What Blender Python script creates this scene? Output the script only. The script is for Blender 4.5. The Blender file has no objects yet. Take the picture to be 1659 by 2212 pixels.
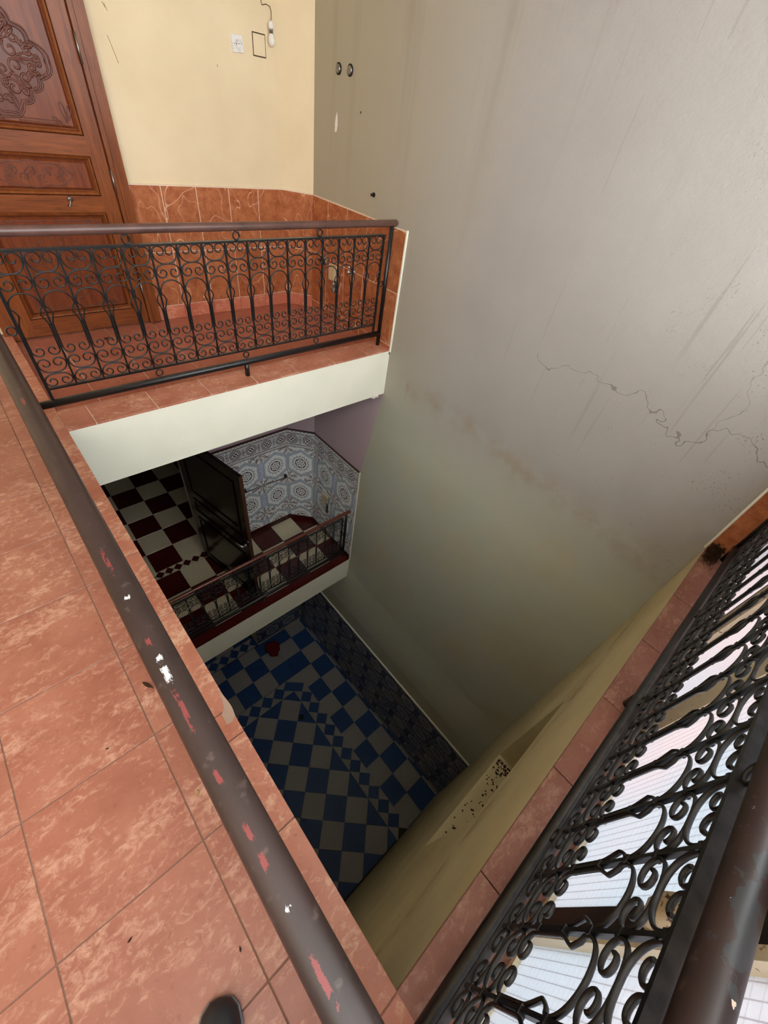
import bpy, math, random
from mathutils import Vector, Matrix
random.seed(7)
sc = bpy.context.scene
COL = sc.collection
W, N = 2.334, 1.319          # void width (x), back wall (y); origin = far-left corner of the void, z=0 upper floor
SY = -2.60                    # near (window) side of the void
Z1, ZG = -3.04, -6.15         # middle floor, ground floor
GY = -2.765                   # glazing plane
CEIL = 2.65

# ------------------------------------------------------------------ camera
cam_d = bpy.data.cameras.new('camera'); cam = bpy.data.objects.new('camera', cam_d); COL.objects.link(cam)
R = ((0.74184457, -0.65702937, 0.13408593), (-0.39976686, -0.59386444, -0.69822022), (0.53838006, 0.46436777, -0.70321368))
m = Matrix.Identity(4)
for i in range(3):
    m[i][0] = R[0][i]; m[i][1] = -R[1][i]; m[i][2] = -R[2][i]
m[0][3], m[1][3], m[2][3] = -0.07949, -2.35474, 1.42590
cam.matrix_world = m
cam_d.sensor_fit = 'VERTICAL'; cam_d.sensor_height = 36.0; cam_d.lens = 872.553 / 2212 * 36.0
cam_d.clip_start = 0.01; cam_d.clip_end = 100
sc.camera = cam
# ------------------------------------------------------------------ world, exposure
world = bpy.data.worlds.new('sky'); sc.world = world; world.use_nodes = True
bg = world.node_tree.nodes['Background']; bg.inputs[0].default_value = (0.93, 0.97, 1.0, 1); bg.inputs[1].default_value = 3.0
sc.view_settings.view_transform = 'Standard'; sc.view_settings.look = 'None'
sc.view_settings.gamma = 1.0; sc.view_settings.use_curve_mapping = False
sc.view_settings.exposure = 1.6
sc.cycles.use_denoising = True
sc.cycles.max_bounces = 8; sc.cycles.diffuse_bounces = 5; sc.cycles.glossy_bounces = 3; sc.cycles.caustics_reflective = False; sc.cycles.caustics_refractive = False

# ------------------------------------------------------------------ helpers
def lin(c):
    return tuple((v / 12.92 if v <= 0.04045 else ((v + 0.055) / 1.055) ** 2.4) for v in [k / 255 for k in c])

class S:
    """tiny expression wrapper around shader sockets"""
    def __init__(s, nt, sock): s.nt, s.sock = nt, sock
    def op(s, o, *a, clamp=False):
        n = s.nt.nodes.new('ShaderNodeMath'); n.operation = o; n.use_clamp = clamp
        for i, v in enumerate((s,) + a):
            if isinstance(v, S): s.nt.links.new(v.sock, n.inputs[i])
            else: n.inputs[i].default_value = v
        return S(s.nt, n.outputs[0])
    def __add__(s, o): return s.op('ADD', o)
    __radd__ = __add__
    def __mul__(s, o): return s.op('MULTIPLY', o)
    __rmul__ = __mul__
    def __sub__(s, o): return s.op('SUBTRACT', o)
    def __rsub__(s, o): return s.op('MULTIPLY', -1.0).op('ADD', o)
    def __truediv__(s, o): return s.op('DIVIDE', o)
    def __lt__(s, o): return s.op('LESS_THAN', o)
    def __gt__(s, o): return s.op('GREATER_THAN', o)
    def abs(s): return s.op('ABSOLUTE')
    def sin(s): return s.op('SINE')
    def max(s, o): return s.op('MAXIMUM', o)
    def min(s, o): return s.op('MINIMUM', o)
    def sqrt(s): return s.op('SQRT')
    def sat(s): return s.op('ADD', 0.0, clamp=True)
    def near(s, v, w): return (s - v).abs() < w
    def wrap(s, p): return s - (s / p).op('ROUND') * p          # to [-p/2, p/2]
    def ramp(s, a, b): return ((s - a) / (b - a)).sat()

class Mat:
    def __init__(s, name, rough=0.5, spec=0.5, metal=0.0):
        s.m = bpy.data.materials.new(name); s.m.use_nodes = True; s.nt = s.m.node_tree
        s.b = s.nt.nodes['Principled BSDF']; s.b.inputs['Roughness'].default_value = rough
        s.b.inputs['Specular IOR Level'].default_value = spec; s.b.inputs['Metallic'].default_value = metal
        s._pos = None
    def new(s, t): return s.nt.nodes.new(t)
    def pos(s, kind='world'):
        if kind == 'world':
            g = s.new('ShaderNodeNewGeometry'); v = g.outputs['Position']
        else:
            g = s.new('ShaderNodeTexCoord'); v = g.outputs['Object']
        return v
    def xyz(s, kind='world'):
        n = s.new('ShaderNodeSeparateXYZ'); s.nt.links.new(s.pos(kind), n.inputs[0])
        return [S(s.nt, o) for o in n.outputs]
    def rand(s):
        n = s.new('ShaderNodeObjectInfo'); return S(s.nt, n.outputs['Random'])
    def vec(s, scale=(1, 1, 1), kind='world', rnd=0.0):
        mp = s.new('ShaderNodeMapping'); s.nt.links.new(s.pos(kind), mp.inputs[0]); mp.inputs['Scale'].default_value = scale
        if rnd:
            c = s.new('ShaderNodeCombineXYZ'); r = s.rand() * rnd
            s.nt.links.new(r.sock, c.inputs[0]); s.nt.links.new((r * 3.7).sock, c.inputs[1]); s.nt.links.new((r * 1.9).sock, c.inputs[2])
            s.nt.links.new(c.outputs[0], mp.inputs['Location'])
        return mp.outputs[0]
    def noise(s, scale, detail=4, stretch=(1, 1, 1), kind='world', rnd=0.0, rough=0.55, dist=0.0):
        n = s.new('ShaderNodeTexNoise'); n.inputs['Scale'].default_value = scale; n.inputs['Detail'].default_value = detail
        n.inputs['Roughness'].default_value = rough; n.inputs['Distortion'].default_value = dist
        s.nt.links.new(s.vec(stretch, kind, rnd), n.inputs['Vector'])
        return S(s.nt, n.outputs['Fac'])
    def voro(s, scale, feature='F1', stretch=(1, 1, 1), kind='world', rnd=0.0):
        n = s.new('ShaderNodeTexVoronoi'); n.feature = feature; n.inputs['Scale'].default_value = scale
        s.nt.links.new(s.vec(stretch, kind, rnd), n.inputs['Vector'])
        return S(s.nt, n.outputs['Distance'])
    def mix(s, f, a, b):
        n = s.new('ShaderNodeMix'); n.data_type = 'RGBA'
        s.nt.links.new(f.sock, n.inputs[0])
        for i, c in ((6, a), (7, b)):
            if isinstance(c, tuple): n.inputs[i].default_value = (*lin(c), 1)
            else: s.nt.links.new(c, n.inputs[i])
        return n.outputs[2]
    def color(s, c):
        if isinstance(c, tuple): s.b.inputs['Base Color'].default_value = (*lin(c), 1)
        else: s.nt.links.new(c, s.b.inputs['Base Color'])
        return s
    def rough(s, v): s.nt.links.new(v.sock, s.b.inputs['Roughness']); return s
    def bump(s, h, strength=0.3, dist=0.01):
        n = s.new('ShaderNodeBump'); n.inputs['Strength'].default_value = strength; n.inputs['Distance'].default_value = dist
        s.nt.links.new(h.sock, n.inputs['Height']); s.nt.links.new(n.outputs[0], s.b.inputs['Normal']); return s

def link(o, parent=None):
    COL.objects.link(o)
    if parent is not None: o.parent = parent
    return o
def mesh(name, v, f, smooth=False):
    me = bpy.data.meshes.new(name); me.from_pydata([tuple(p) for p in v], [], f); me.update()
    if smooth:
        for p in me.polygons: p.use_smooth = True
    return me
def obj(name, me, mat=None, parent=None, loc=(0, 0, 0), rot=(0, 0, 0)):
    o = bpy.data.objects.new(name, me)
    if mat is not None and not me.materials: me.materials.append(mat.m if isinstance(mat, Mat) else mat)
    o.location = loc; o.rotation_euler = rot
    return link(o, parent)
def tag(o, label, cat=None, group=None, kind=None):
    o['label'] = label
    if cat: o['category'] = cat
    if group: o['group'] = group
    if kind: o['kind'] = kind
    return o
def thing(name, label, cat, loc=(0, 0, 0), rotz=0, group=None, kind=None):
    o = bpy.data.objects.new(name, None); o.empty_display_size = 0.05; o.location = loc; o.rotation_euler = (0, 0, rotz)
    link(o); return tag(o, label, cat, group, kind)

class MB:
    def __init__(s): s.v, s.f = [], []
    def add(s, v, f):
        o = len(s.v); s.v += [tuple(p) for p in v]; s.f += [tuple(i + o for i in q) for q in f]; return s
    def box(s, x0, x1, y0, y1, z0, z1):
        v = [(x, y, z) for z in (z0, z1) for y in (y0, y1) for x in (x0, x1)]
        return s.add(v, [(0, 2, 3, 1), (4, 5, 7, 6), (0, 1, 5, 4), (2, 6, 7, 3), (0, 4, 6, 2), (1, 3, 7, 5)])
    def prism(s, poly, z0, z1):
        n = len(poly); v = [(x, y, z0) for x, y in poly] + [(x, y, z1) for x, y in poly]
        f = [tuple(range(n - 1, -1, -1)), tuple(range(n, 2 * n))] + [(i, (i + 1) % n, n + (i + 1) % n, n + i) for i in range(n)]
        return s.add(v, f)
    def sweep(s, pts, prof, up=(0, 0, 1), closed=False, cap=True, taper=None):
        """sweep 2-D profile [(a,b)] along pts; b is along `up`, a across"""
        up = Vector(up); n = len(pts); k = len(prof); P = [Vector(p) for p in pts]; base = []
        for i in range(n):
            t = (P[(i + 1) % n] - P[i - 1]) if closed else (P[min(i + 1, n - 1)] - P[max(i - 1, 0)])
            t.normalize(); a = t.cross(up)
            if a.length < 1e-5: a = Vector((1, 0, 0)) if abs(t.x) < .9 else Vector((0, 1, 0))
            a.normalize(); b = a.cross(t)
            g = taper[i] if taper else 1.0
            base += [P[i] + a * (u * g) + b * (w * g) for u, w in prof]
        f = []
        for i in range(n if closed else n - 1):
            j = (i + 1) % n
            for q in range(k):
                r = (q + 1) % k; f.append((i * k + q, i * k + r, j * k + r, j * k + q))
        if cap and not closed: f += [tuple(range(k - 1, -1, -1)), tuple((n - 1) * k + q for q in range(k))]
        return s.add(base, f)
    def lathe(s, prof, seg=20, center=(0, 0, 0), axis='z'):
        v = []; n = len(prof); cx, cy, cz = center
        for i in range(seg):
            a = 2 * math.pi * i / seg; c, d = math.cos(a), math.sin(a)
            for r, h in prof:
                p = (r * c, r * d, h) if axis == 'z' else ((h, r * c, r * d) if axis == 'x' else (r * c, h, r * d))
                v.append((p[0] + cx, p[1] + cy, p[2] + cz))
        f = [(i * n + j, ((i + 1) % seg) * n + j, ((i + 1) % seg) * n + j + 1, i * n + j + 1) for i in range(seg) for j in range(n - 1)]
        return s.add(v, f)
    def mesh(s, name, smooth=False): return mesh(name, s.v, s.f, smooth)
def circ(r, n=16): return [(r * math.cos(2 * math.pi * i / n), r * math.sin(2 * math.pi * i / n)) for i in range(n)]
def rectp(a, b, c=None):
    c = min(a, b) * .28 if c is None else c; a /= 2; b /= 2
    return [(a, b - c), (a - c, b), (-a + c, b), (-a, b - c), (-a, -b + c), (-a + c, -b), (a - c, -b), (a, -b + c)]
def box(name, x0, x1, y0, y1, z0, z1, mat, parent=None):
    return obj(name, MB().box(x0, x1, y0, y1, z0, z1).mesh(name), mat, parent)

_tm = {}
def tile(parent, name, sx, sy, sz, loc, mat, rot=(0, 0, 0), gap=0.003, ch=0.0012):
    """tile with chamfered top; local origin at its lower-left-back corner, up = +z"""
    key = (round(sx, 4), round(sy, 4), round(sz, 4), gap, mat.m.name)
    if key not in _tm:
        g = gap / 2; x0, x1, y0, y1 = g, sx - g, g, sy - g
        v = [(x0, y0, 0), (x1, y0, 0), (x1, y1, 0), (x0, y1, 0), (x0, y0, sz - ch), (x1, y0, sz - ch), (x1, y1, sz - ch), (x0, y1, sz - ch),
             (x0 + ch, y0 + ch, sz), (x1 - ch, y0 + ch, sz), (x1 - ch, y1 - ch, sz), (x0 + ch, y1 - ch, sz)]
        f = [(3, 2, 1, 0), (8, 9, 10, 11)] + [(i, (i + 1) % 4, 4 + (i + 1) % 4, 4 + i) for i in range(4)] + [(4 + i, 4 + (i + 1) % 4, 8 + (i + 1) % 4, 8 + i) for i in range(4)]
        me = mesh(name, v, f); me.materials.append(mat.m); _tm[key] = me
    return obj(name, _tm[key], None, parent, loc, rot)
def wall_tile(parent, name, w, h, t, p, ang, mat, gap=0.003):
    """tile standing on a wall: p lower-left corner of its back, w runs along direction ang (radians, plan), faces right-hand normal"""
    M = Matrix.Rotation(ang, 4, 'Z') @ Matrix.Rotation(math.pi / 2, 4, 'X')
    o = tile(parent, name, w, h, t, p, mat, gap=gap); o.rotation_euler = M.to_euler(); return o
def clip(poly, a, b, c):
    """keep the side a*x+b*y<=c of a convex polygon"""
    out = []
    for i in range(len(poly)):
        p, q = poly[i], poly[(i + 1) % len(poly)]; dp, dq = a * p[0] + b * p[1] - c, a * q[0] + b * q[1] - c
        if dp <= 0: out.append(p)
        if dp * dq < 0:
            t = dp / (dp - dq); out.append((p[0] + t * (q[0] - p[0]), p[1] + t * (q[1] - p[1])))
    return out
def area(p): return 0.5 * sum(p[i][0] * p[(i + 1) % len(p)][1] - p[(i + 1) % len(p)][0] * p[i][1] for i in range(len(p)))
def poly_tile(parent, name, poly, z, t, mat, shrink=0.0015):
    if len(poly) < 3 or abs(area(poly)) < 4e-4: return None
    if area(poly) < 0: poly = poly[::-1]
    for i in range(len(poly)):                      # inset
        pass
    q = list(poly)
    for i in range(len(poly)):
        p0, p1 = poly[i], poly[(i + 1) % len(poly)]; dx, dy = p1[0] - p0[0], p1[1] - p0[1]; l = math.hypot(dx, dy)
        if l < 1e-6: continue
        a, b = dy / l, -dx / l
        q = clip(q, a, b, a * p0[0] + b * p0[1] - shrink)
    if len(q) < 3: return None
    cx, cy = sum(p[0] for p in q) / len(q), sum(p[1] for p in q) / len(q)
    return obj(name, MB().prism([(x - cx, y - cy) for x, y in q], 0, t).mesh(name), mat, parent, (cx, cy, z))

# ------------------------------------------------------------------ materials
def plaster(name, col, col2, bump=0.25, fine=220):
    M = Mat(name, 0.85, 0.2)
    n = M.noise(2.2, 5); M.color(M.mix(n.ramp(.35, .7), col, col2))
    M.bump(M.noise(fine * .35, 4) * .7 + M.noise(fine, 2) * .3, bump, 0.004); return M
M_cream = plaster('cream_plaster', (226, 208, 174), (217, 198, 163))
M_fascia = plaster('fascia_plaster', (238, 236, 220), (230, 229, 210), .3)
M_ceil = plaster('ceiling_plaster', (225, 220, 205), (216, 210, 196))
M_beige = plaster('beige_plaster', (216, 203, 170), (200, 187, 152))
M_mauve = plaster('mauve_plaster', (190, 168, 174), (184, 162, 168), .15)
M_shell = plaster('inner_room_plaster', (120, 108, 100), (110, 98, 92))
# large void wall: paint areas, light tints put into the colour, stains, drips, mould specks, cracks
M_big = Mat('void_wall_plaster', 0.85, 0.2)
def _big():
    M = M_big; x, y, z = M.xyz()
    base = M.mix(M.noise(.8, 4).ramp(.35, .65), (166, 162, 157), (157, 152, 148))
    base = M.mix(y.ramp(-.7, .5) * .8, base, (170, 161, 138))  # olive-beige bounce from the cream back wall, painted into the colour
    yellow = M.noise(1.3, 3, (1, 1, 1)).ramp(.45, .75)
    low = z.ramp(-.15, -.75)
    base = M.mix(low * .8, base, M.mix(yellow, (188, 191, 175), (192, 185, 156)))  # greenish lower wall, lightened so the colour carries the brighter light there
    # band of damp staining at slab level
    zc = z + (M.noise(2.5, 3) - .5) * .25 - y * .06
    band = ((zc + .17).abs().ramp(.16, .0)) * M.noise(6, 5).ramp(.42, .66) * (y < -.25)
    base = M.mix(band * .55, base, (152, 134, 112))
    # drip streaks running down from above
    st = M.noise(26, 2, (0, 1, .03)); st2 = M.noise(1.1, 2, (0, 1, 1)).ramp(.42, .6)
    drip = (st > .655) * st2 * z.ramp(-.25, .6) * y.ramp(-.8, -1.3)
    base = M.mix(drip * .35, base, (128, 118, 106))
    # wide soft grime runs near the top
    run = M.noise(7, 3, (0, 1, .05)).ramp(.56, .72) * z.ramp(.7, 1.8)
    base = M.mix(run * .22, base, (120, 108, 92))
    # mould specks by the window side
    sp = (M.noise(95, 2) > .645) * M.noise(5, 2).ramp(.5, .62) * y.ramp(-1.3, -2.3) * z.ramp(-.6, -.1)
    base = M.mix(sp * .6, base, (110, 100, 82))
    # cracks
    wob = (M.noise(4, 3, (0, 1, 1)) - .5)
    ck = (z - .5 - wob * .5).abs() < .003
    base = M.mix(ck * (y < -1.25) * .6, base, (105, 96, 86))
    ck2 = (y + 2.28 - wob * .5).abs() < .002
    base = M.mix(ck2 * (z > .5) * (z < 1.0) * .55, base, (105, 96, 86))
    # mauve paint of the middle gallery
    edge = (z + .413) * (-.165) + .005
    pk = (y > edge) * (z < -.4) * (z > -3.04)
    pk = pk * ((y > .19).max(z > -1.48))
    base = M.mix(pk, base, (188, 166, 172))
    # ground zone darker distemper
    M.color(base); M.bump(M.noise(70, 5) * .6 + M.noise(240, 2) * .25 + M.noise(9, 3) * .9, .3, .006)
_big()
def terracotta(name, a, b, fleck, rough=.38):
    M = Mat(name, rough, .45)
    n1 = M.noise(5, 5, rnd=9.0, rough=.65); n2 = M.noise(42, 6, (.8, 1.25, 1), rnd=9.0, rough=.75, dist=.6); n3 = M.noise(6, 5, (.8, 1.5, 1), rnd=9, rough=.65)
    c = M.mix(n1.ramp(.35, .68), a, b); c = M.mix((n2 + (n3 - .5) * .7).ramp(.50, .68) * .75, c, fleck)
    c = M.mix(M.noise(60, 3, rnd=4).ramp(.62, .75) * .35, c, (104, 56, 42))
    c = M.mix(M.rand() * .14, c, (170, 96, 76))
    M.color(c); M.rough(n2 * .25 + rough - .1); M.bump(n2 * .5 + M.noise(90, 3) * .5, .12, .003); return M
M_floor = terracotta('terracotta_floor_tile', (160, 104, 84), (142, 85, 67), (196, 152, 128))
M_lip = terracotta('terracotta_edge_tile', (184, 122, 99), (164, 98, 76), (214, 172, 142), .4)
M_lip_s = terracotta('worn_ledge_tile', (142, 98, 82), (122, 78, 64), (170, 130, 112), .42)
M_gal = terracotta('terracotta_gallery_tile', (172, 104, 82), (154, 88, 68), (190, 132, 106))
M_skirt = terracotta('terracotta_skirting_tile', (198, 118, 92), (184, 100, 76), (222, 160, 130))
M_dado = Mat('veined_dado_tile', .22, .5)
def _dado():
    M = M_dado; n = M.noise(14, 6, rnd=9, rough=.7); c = M.mix(n.ramp(.35, .65), (184, 116, 76), (150, 84, 52))
    c = M.mix(M.noise(45, 4, rnd=5).ramp(.55, .75) * .5, c, (206, 132, 92))
    v = (M.noise(2.2, 2, rnd=9, dist=.25) - .5).abs() < .0024; v2 = (M.noise(2.8, 2, (1.8, 1.8, .8), rnd=7, dist=.2) - .46).abs() < .0022
    c = M.mix(v.max(v2) * .7, c, (222, 172, 146)); M.color(c); M.bump(n, .05, .002)
_dado()
M_grout = plaster('grout', (128, 104, 90), (104, 82, 70), .2)
M_grout_w = plaster('pale_grout', (226, 206, 186), (214, 190, 168), .2)
M_maroon = Mat('maroon_floor_tile', .12, .5); M_maroon.color(M_maroon.mix(M_maroon.noise(30, 3), (74, 22, 20), (60, 15, 14)))
M_creamt = Mat('cream_floor_tile', .14, .5); M_creamt.color(M_creamt.mix(M_creamt.noise(40, 4), (206, 194, 164), (190, 177, 146)))
M_blue = Mat('blue_floor_tile', .45, .3); M_blue.color(M_blue.mix(M_blue.noise(22, 4), (50, 82, 128), (38, 64, 106)))
M_greyt = Mat('grey_floor_tile', .45, .3); M_greyt.color(M_greyt.mix(M_greyt.noise(26, 4), (162, 159, 154), (144, 140, 134)))
M_dgrout = plaster('dark_grout', (60, 52, 48), (50, 44, 40), .1)
M_iron = Mat('black_painted_iron', .34, .5)
_g = M_iron.new('ShaderNodeNewGeometry'); _s = M_iron.new('ShaderNodeSeparateXYZ'); M_iron.nt.links.new(_g.outputs['Normal'], _s.inputs[0])
_up = S(M_iron.nt, _s.outputs[2]).ramp(.55, 1.0) * (M_iron.noise(35, 4).ramp(.3, .7) * .3 + .05)  # upward faces greyed: settled dust plus window light painted into the colour
M_iron.color(M_iron.mix(_up, (17, 17, 20), (108, 104, 100))); M_iron.bump(M_iron.noise(120, 3), .15, .002)
M_rail = Mat('brown_painted_handrail', .36, .5)
BASE = {None: (94, 66, 59), 'w': (48, 35, 32), 's': (44, 30, 28)}
def _rail(M, chips):
    x, y, z = M.xyz()
    c = M.mix(M.noise(9, 4).ramp(.4, .7), BASE[chips], tuple(int(k * .8) for k in BASE[chips])); c = M.mix(M.noise(60, 3).ramp(.62, .78) * .22, c, (130, 112, 104))
    if chips == 'w':
        fine = M.noise(110, 5, (1, .45, 1), rough=.8); wob = (M.noise(9, 3, (0, 1, 0)) - .5) * .008
        off = (x + .092 + wob).abs() + (fine - .5).abs() * .010
        def spots(lst):
            r = None
            for c0, hw in lst:
                q = 1.0 - (y - c0).abs() / hw; r = q if r is None else r.max(q)
            return r
        rs = spots(((-1.833, .03), (-1.995, .012), (-2.105, .045), (-2.2, .01), (-2.265, .014), (-2.297, .010), (-2.40, .02), (-1.30, .02)))
        c = M.mix((rs + (fine - .5) * 6.0 > .45) * (off < .0032) * (z > .866) * .8, c, (112, 48, 46))
        ws = spots(((-1.912, .005), (-2.028, .006), (-2.052, .018), (-2.34, .003)))
        off2 = (x + .090 + wob).abs() + (fine - .5).abs() * .024
        c = M.mix((ws + (fine - .5) * 7.0 > .4) * (off2 < .0046) * (z > .866), c, (168, 166, 166))
    if chips == 's':
        ch = (M.noise(11, 5, (1, 1, 1)) > .60) * (x < .75); c = M.mix(ch, c, (44, 44, 46))
        ch2 = (M.noise(30, 4) > .67); c = M.mix(ch2 * .9, c, (190, 170, 156))
    M.color(c); M.bump(M.noise(40, 3), .06, .002)
_rail(M_rail, None)
M_rail_w = Mat('brown_handrail_with_paint_scuffs', .38, .3); _rail(M_rail_w, 'w')
M_rail_s = Mat('brown_handrail_flaking', .4, .35); _rail(M_rail_s, 's')
M_rail_1 = Mat('reddish_varnished_handrail', .25, .5); M_rail_1.color(M_rail_1.mix(M_rail_1.noise(12, 3), (112, 60, 48), (92, 46, 36)))
def wood(name, a, b, c3, axis, rough=.3):
    M = Mat(name, rough, .32); st = {'z': (14, 14, 1.1), 'x': (1.1, 14, 14)}[axis]
    n = M.noise(2.4, 5, st, rnd=3, dist=.5); k = M.noise(9, 4, st, rnd=3, rough=.7); c = M.mix(n.ramp(.3, .7), a, b)
    c = M.mix(k.ramp(.52, .72) * .7, c, c3); M.color(c); M.bump(k, .1, .002); return M
WC = ((140, 78, 38), (108, 56, 29), (62, 33, 20))
M_wood = wood('varnished_wood_upright', *WC, 'z'); M_woodx = wood('varnished_wood_rail', *WC, 'x')
M_woodp = wood('varnished_wood_panel', (130, 68, 37), (102, 50, 29), (66, 34, 22), 'z', .3)
M_carve = wood('carved_dark_wood', (116, 70, 56), (92, 52, 42), (58, 32, 28), 'z', .3)
M_blackwood = Mat('black_lacquered_wood', .16, .5); M_blackwood.color(M_blackwood.mix(M_blackwood.noise(6, 3, (8, 8, 1)), (14, 9, 8), (9, 6, 6)))
M_brownedge = Mat('dark_brown_door_edge', .3, .4); M_brownedge.color((70, 40, 28))
M_white = Mat('white_plastic', .4, .5); M_white.color(M_white.mix(M_white.noise(40, 3).ramp(.5, .8), (226, 224, 220), (196, 190, 182)))
M_offwhite = Mat('yellowed_plastic', .5, .4); M_offwhite.color(M_offwhite.mix(M_offwhite.noise(30, 3), (220, 204, 166), (196, 178, 140)))
M_black = Mat('black_rubber', .6, .3); M_black.color((24, 23, 23))
M_chrome = Mat('chrome_metal', .15, .5, 1.0); M_chrome.color((205, 205, 208))
M_steel = Mat('dull_steel', .4, .5, 1.0); M_steel.color((150, 148, 145))
M_bulb = Mat('frosted_bulb_glass', .2, .5); M_bulb.color((226, 224, 220)); M_bulb.b.inputs['Subsurface Weight'].default_value = .2
M_wire = Mat('brown_wire', .6, .3); M_wire.color((96, 68, 44))
M_dirt = Mat('dark_dirt', .9, .1); M_dirt.color(M_dirt.mix(M_dirt.noise(60, 3), (70, 48, 32), (38, 26, 20)))
M_leaf = Mat('dry_leaf', .7, .2); M_leaf.color((170, 130, 80))
M_red = Mat('red_cloth', .9, .1); M_red.color(M_red.mix(M_red.noise(30, 3), (120, 28, 28), (92, 18, 20)))
M_shoe = Mat('black_leather', .45, .4); M_shoe.color(M_shoe.mix(M_shoe.noise(50, 3), (44, 44, 48), (30, 30, 34)))
M_sole = Mat('shoe_sole', .5, .4); M_sole.color((96, 96, 100))
M_patch = plaster('bare_plaster', (236, 228, 226), (222, 212, 208), .2)
M_frame_d = Mat('dark_window_frame', .4, .4); M_frame_d.color((40, 36, 34))
M_frame_c = Mat('cream_window_frame', .45, .4); M_frame_c.color(M_frame_c.mix(M_frame_c.noise(60, 4).ramp(.64, .7), (240, 228, 200), (150, 104, 66)))
# wired translucent glass: lit from the outside
M_glass = Mat('wired_translucent_glass', .3, .5)
def _glass():
    M = M_glass; nt = M.nt; x, y, z = M.xyz()
    gx = x.wrap(.021).abs() < .0011; gz = z.wrap(.021).abs() < .0008
    tint = M.mix(M.noise(.9, 2, (1, 0, .6)).ramp(.4, .6), (170, 175, 179), (186, 176, 176))
    c = M.mix((gx * .5).max(gz * .25), tint, (96, 82, 80)); c = M.mix(M.noise(90, 2).ramp(.5, .8) * .25, c, (200, 200, 200))
    tr = nt.nodes.new('ShaderNodeBsdfTranslucent'); nt.links.new(c, tr.inputs[0])
    M.color((150, 152, 156)); mx = nt.nodes.new('ShaderNodeMixShader'); mx.inputs[0].default_value = .72
    out = nt.nodes['Material Output']; nt.links.new(M.b.outputs[0], mx.inputs[1]); nt.links.new(tr.outputs[0], mx.inputs[2]); nt.links.new(mx.outputs[0], out.inputs[0])
_glass()
# printed medallion tiles
def medallion(name, ufun, u0, v0, border=True, dark=False, pu=.4, pv=.5):
    M = Mat(name, .16, .5); x, y, z = M.xyz(); u = ufun(x, y)
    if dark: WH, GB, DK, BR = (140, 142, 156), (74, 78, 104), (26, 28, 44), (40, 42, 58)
    else: WH, GB, DK, BR = (240, 241, 239), (178, 185, 193), (58, 50, 58), (108, 88, 86)
    du = (u - u0).wrap(pu); dv = (z - v0).wrap(pv); au, av = du.abs(), dv.abs()
    h = (au / (pu * .5)).max(au / (pu * .5) * .5 + av / (pv * .5)); hn = h + (M.noise(34, 2) - .5) * .14
    c = M.mix((hn > .74) * (hn < .93), WH, GB); c = M.mix(hn.near(.735, .016), c, (190, 194, 198) if not dark else DK)
    r = ((du / (pu * .245)).op('POWER', 2) + (dv / (pv * .215)).op('POWER', 2)).sqrt(); th = dv.op('ARCTAN2', du)
    sc_ = (th * 8).sin().abs(); ro = r - 1.0 + sc_ * .16 - .12
    c = M.mix(ro.near(0, .04), c, DK); c = M.mix((r > 1.06) * (r < 1.24) * (sc_ < .16), c, DK)
    c = M.mix((r - .68).abs() < .05, c, DK)
    ros = ((th * 6).sin() * (r * 13).sin() > .12) * (r < .64); c = M.mix(ros * .85, c, BR); c = M.mix((M.voro(130) < .22) * (r < .62), c, DK)
    eu = (u - u0 - pu / 2).wrap(pu); ev = (z - v0 - pv / 2).wrap(pv); q = ((eu / (pu * .34)).op('POWER', 2) + (ev / (pv * .26)).op('POWER', 2)).sqrt(); ph = ev.op('ARCTAN2', eu)
    flo = ((ph * 8).sin() * .5 + (M.noise(85, 3) - .5) * 6.5 - q * .3 > -.1) * (q < 1.15); c = M.mix(flo * .9 * (h > .93), c, BR)
    c = M.mix((M.voro(70) < .16) * (q < .9) * (h > .93), c, DK)
    vt = (eu.abs() < .012) * (h > .93) * (q > .8); c = M.mix(vt, c, (188, 196, 224) if not dark else GB)
    if border:
        zb = z + 1.615; bu = (u - u0 - .1).wrap(.2)
        c2 = M.mix(((M.noise(70, 3, dist=1.5) - .5).abs() < .035) * (zb.abs() < .08), WH, BR)
        rr = (bu * bu + zb * zb).sqrt(); c2 = M.mix(rr < .068, c2, WH); c2 = M.mix(rr.near(.064, .0045), c2, DK); c2 = M.mix(rr.near(.047, .006), c2, BR)
        c2 = M.mix((rr < .036) * ((bu * 150).sin() * (zb * 150).sin() > -.1), c2, DK)
        ex = bu.abs() - .1; eye = (ex * ex * 3 + zb * zb * .4).sqrt(); c2 = M.mix(eye.near(.028, .006), c2, (150, 158, 180)); c2 = M.mix(eye < .012, c2, BR)
        c2 = M.mix((zb.abs().near(.082, .004)).max(zb.near(.118, .003)).max(zb.near(-.118, .004)), c2, DK)
        arc = ((u.wrap(.05) * u.wrap(.05)) + (zb - .112) * (zb - .112)).sqrt(); c2 = M.mix(arc.near(.021, .0025) * (zb < .112) * (zb > .085), c2, DK)
        zig = ((u.wrap(.03).abs() - .0075) * 1.3 - (zb + .1)).abs() < .004; c2 = M.mix(zig * (zb < -.084), c2, BR)
        c = M.mix(z > -1.74, c, c2)
    M.color(c); return M
M_med_b = medallion('medallion_tile_back', lambda x, y: x, 1.51, -1.99)
CHX, CHY = 2.09, 1.07     # middle storey chamfer ends
chl = math.hypot(W - CHX, N - CHY); cdx, cdy = (W - CHX) / chl, (CHY - N) / chl
M_med_c = medallion('medallion_tile_corner', lambda x, y: (x - CHX) * cdx + (y - N) * cdy, chl / 2, -1.99)
M_med_r = medallion('medallion_tile_side', lambda x, y: y, .817, -1.99)
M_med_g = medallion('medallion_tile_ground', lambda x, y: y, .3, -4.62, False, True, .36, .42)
M_med_gb = medallion('medallion_tile_ground_back', lambda x, y: x, 1.6, -4.62, False, True, .36, .42)

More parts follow.
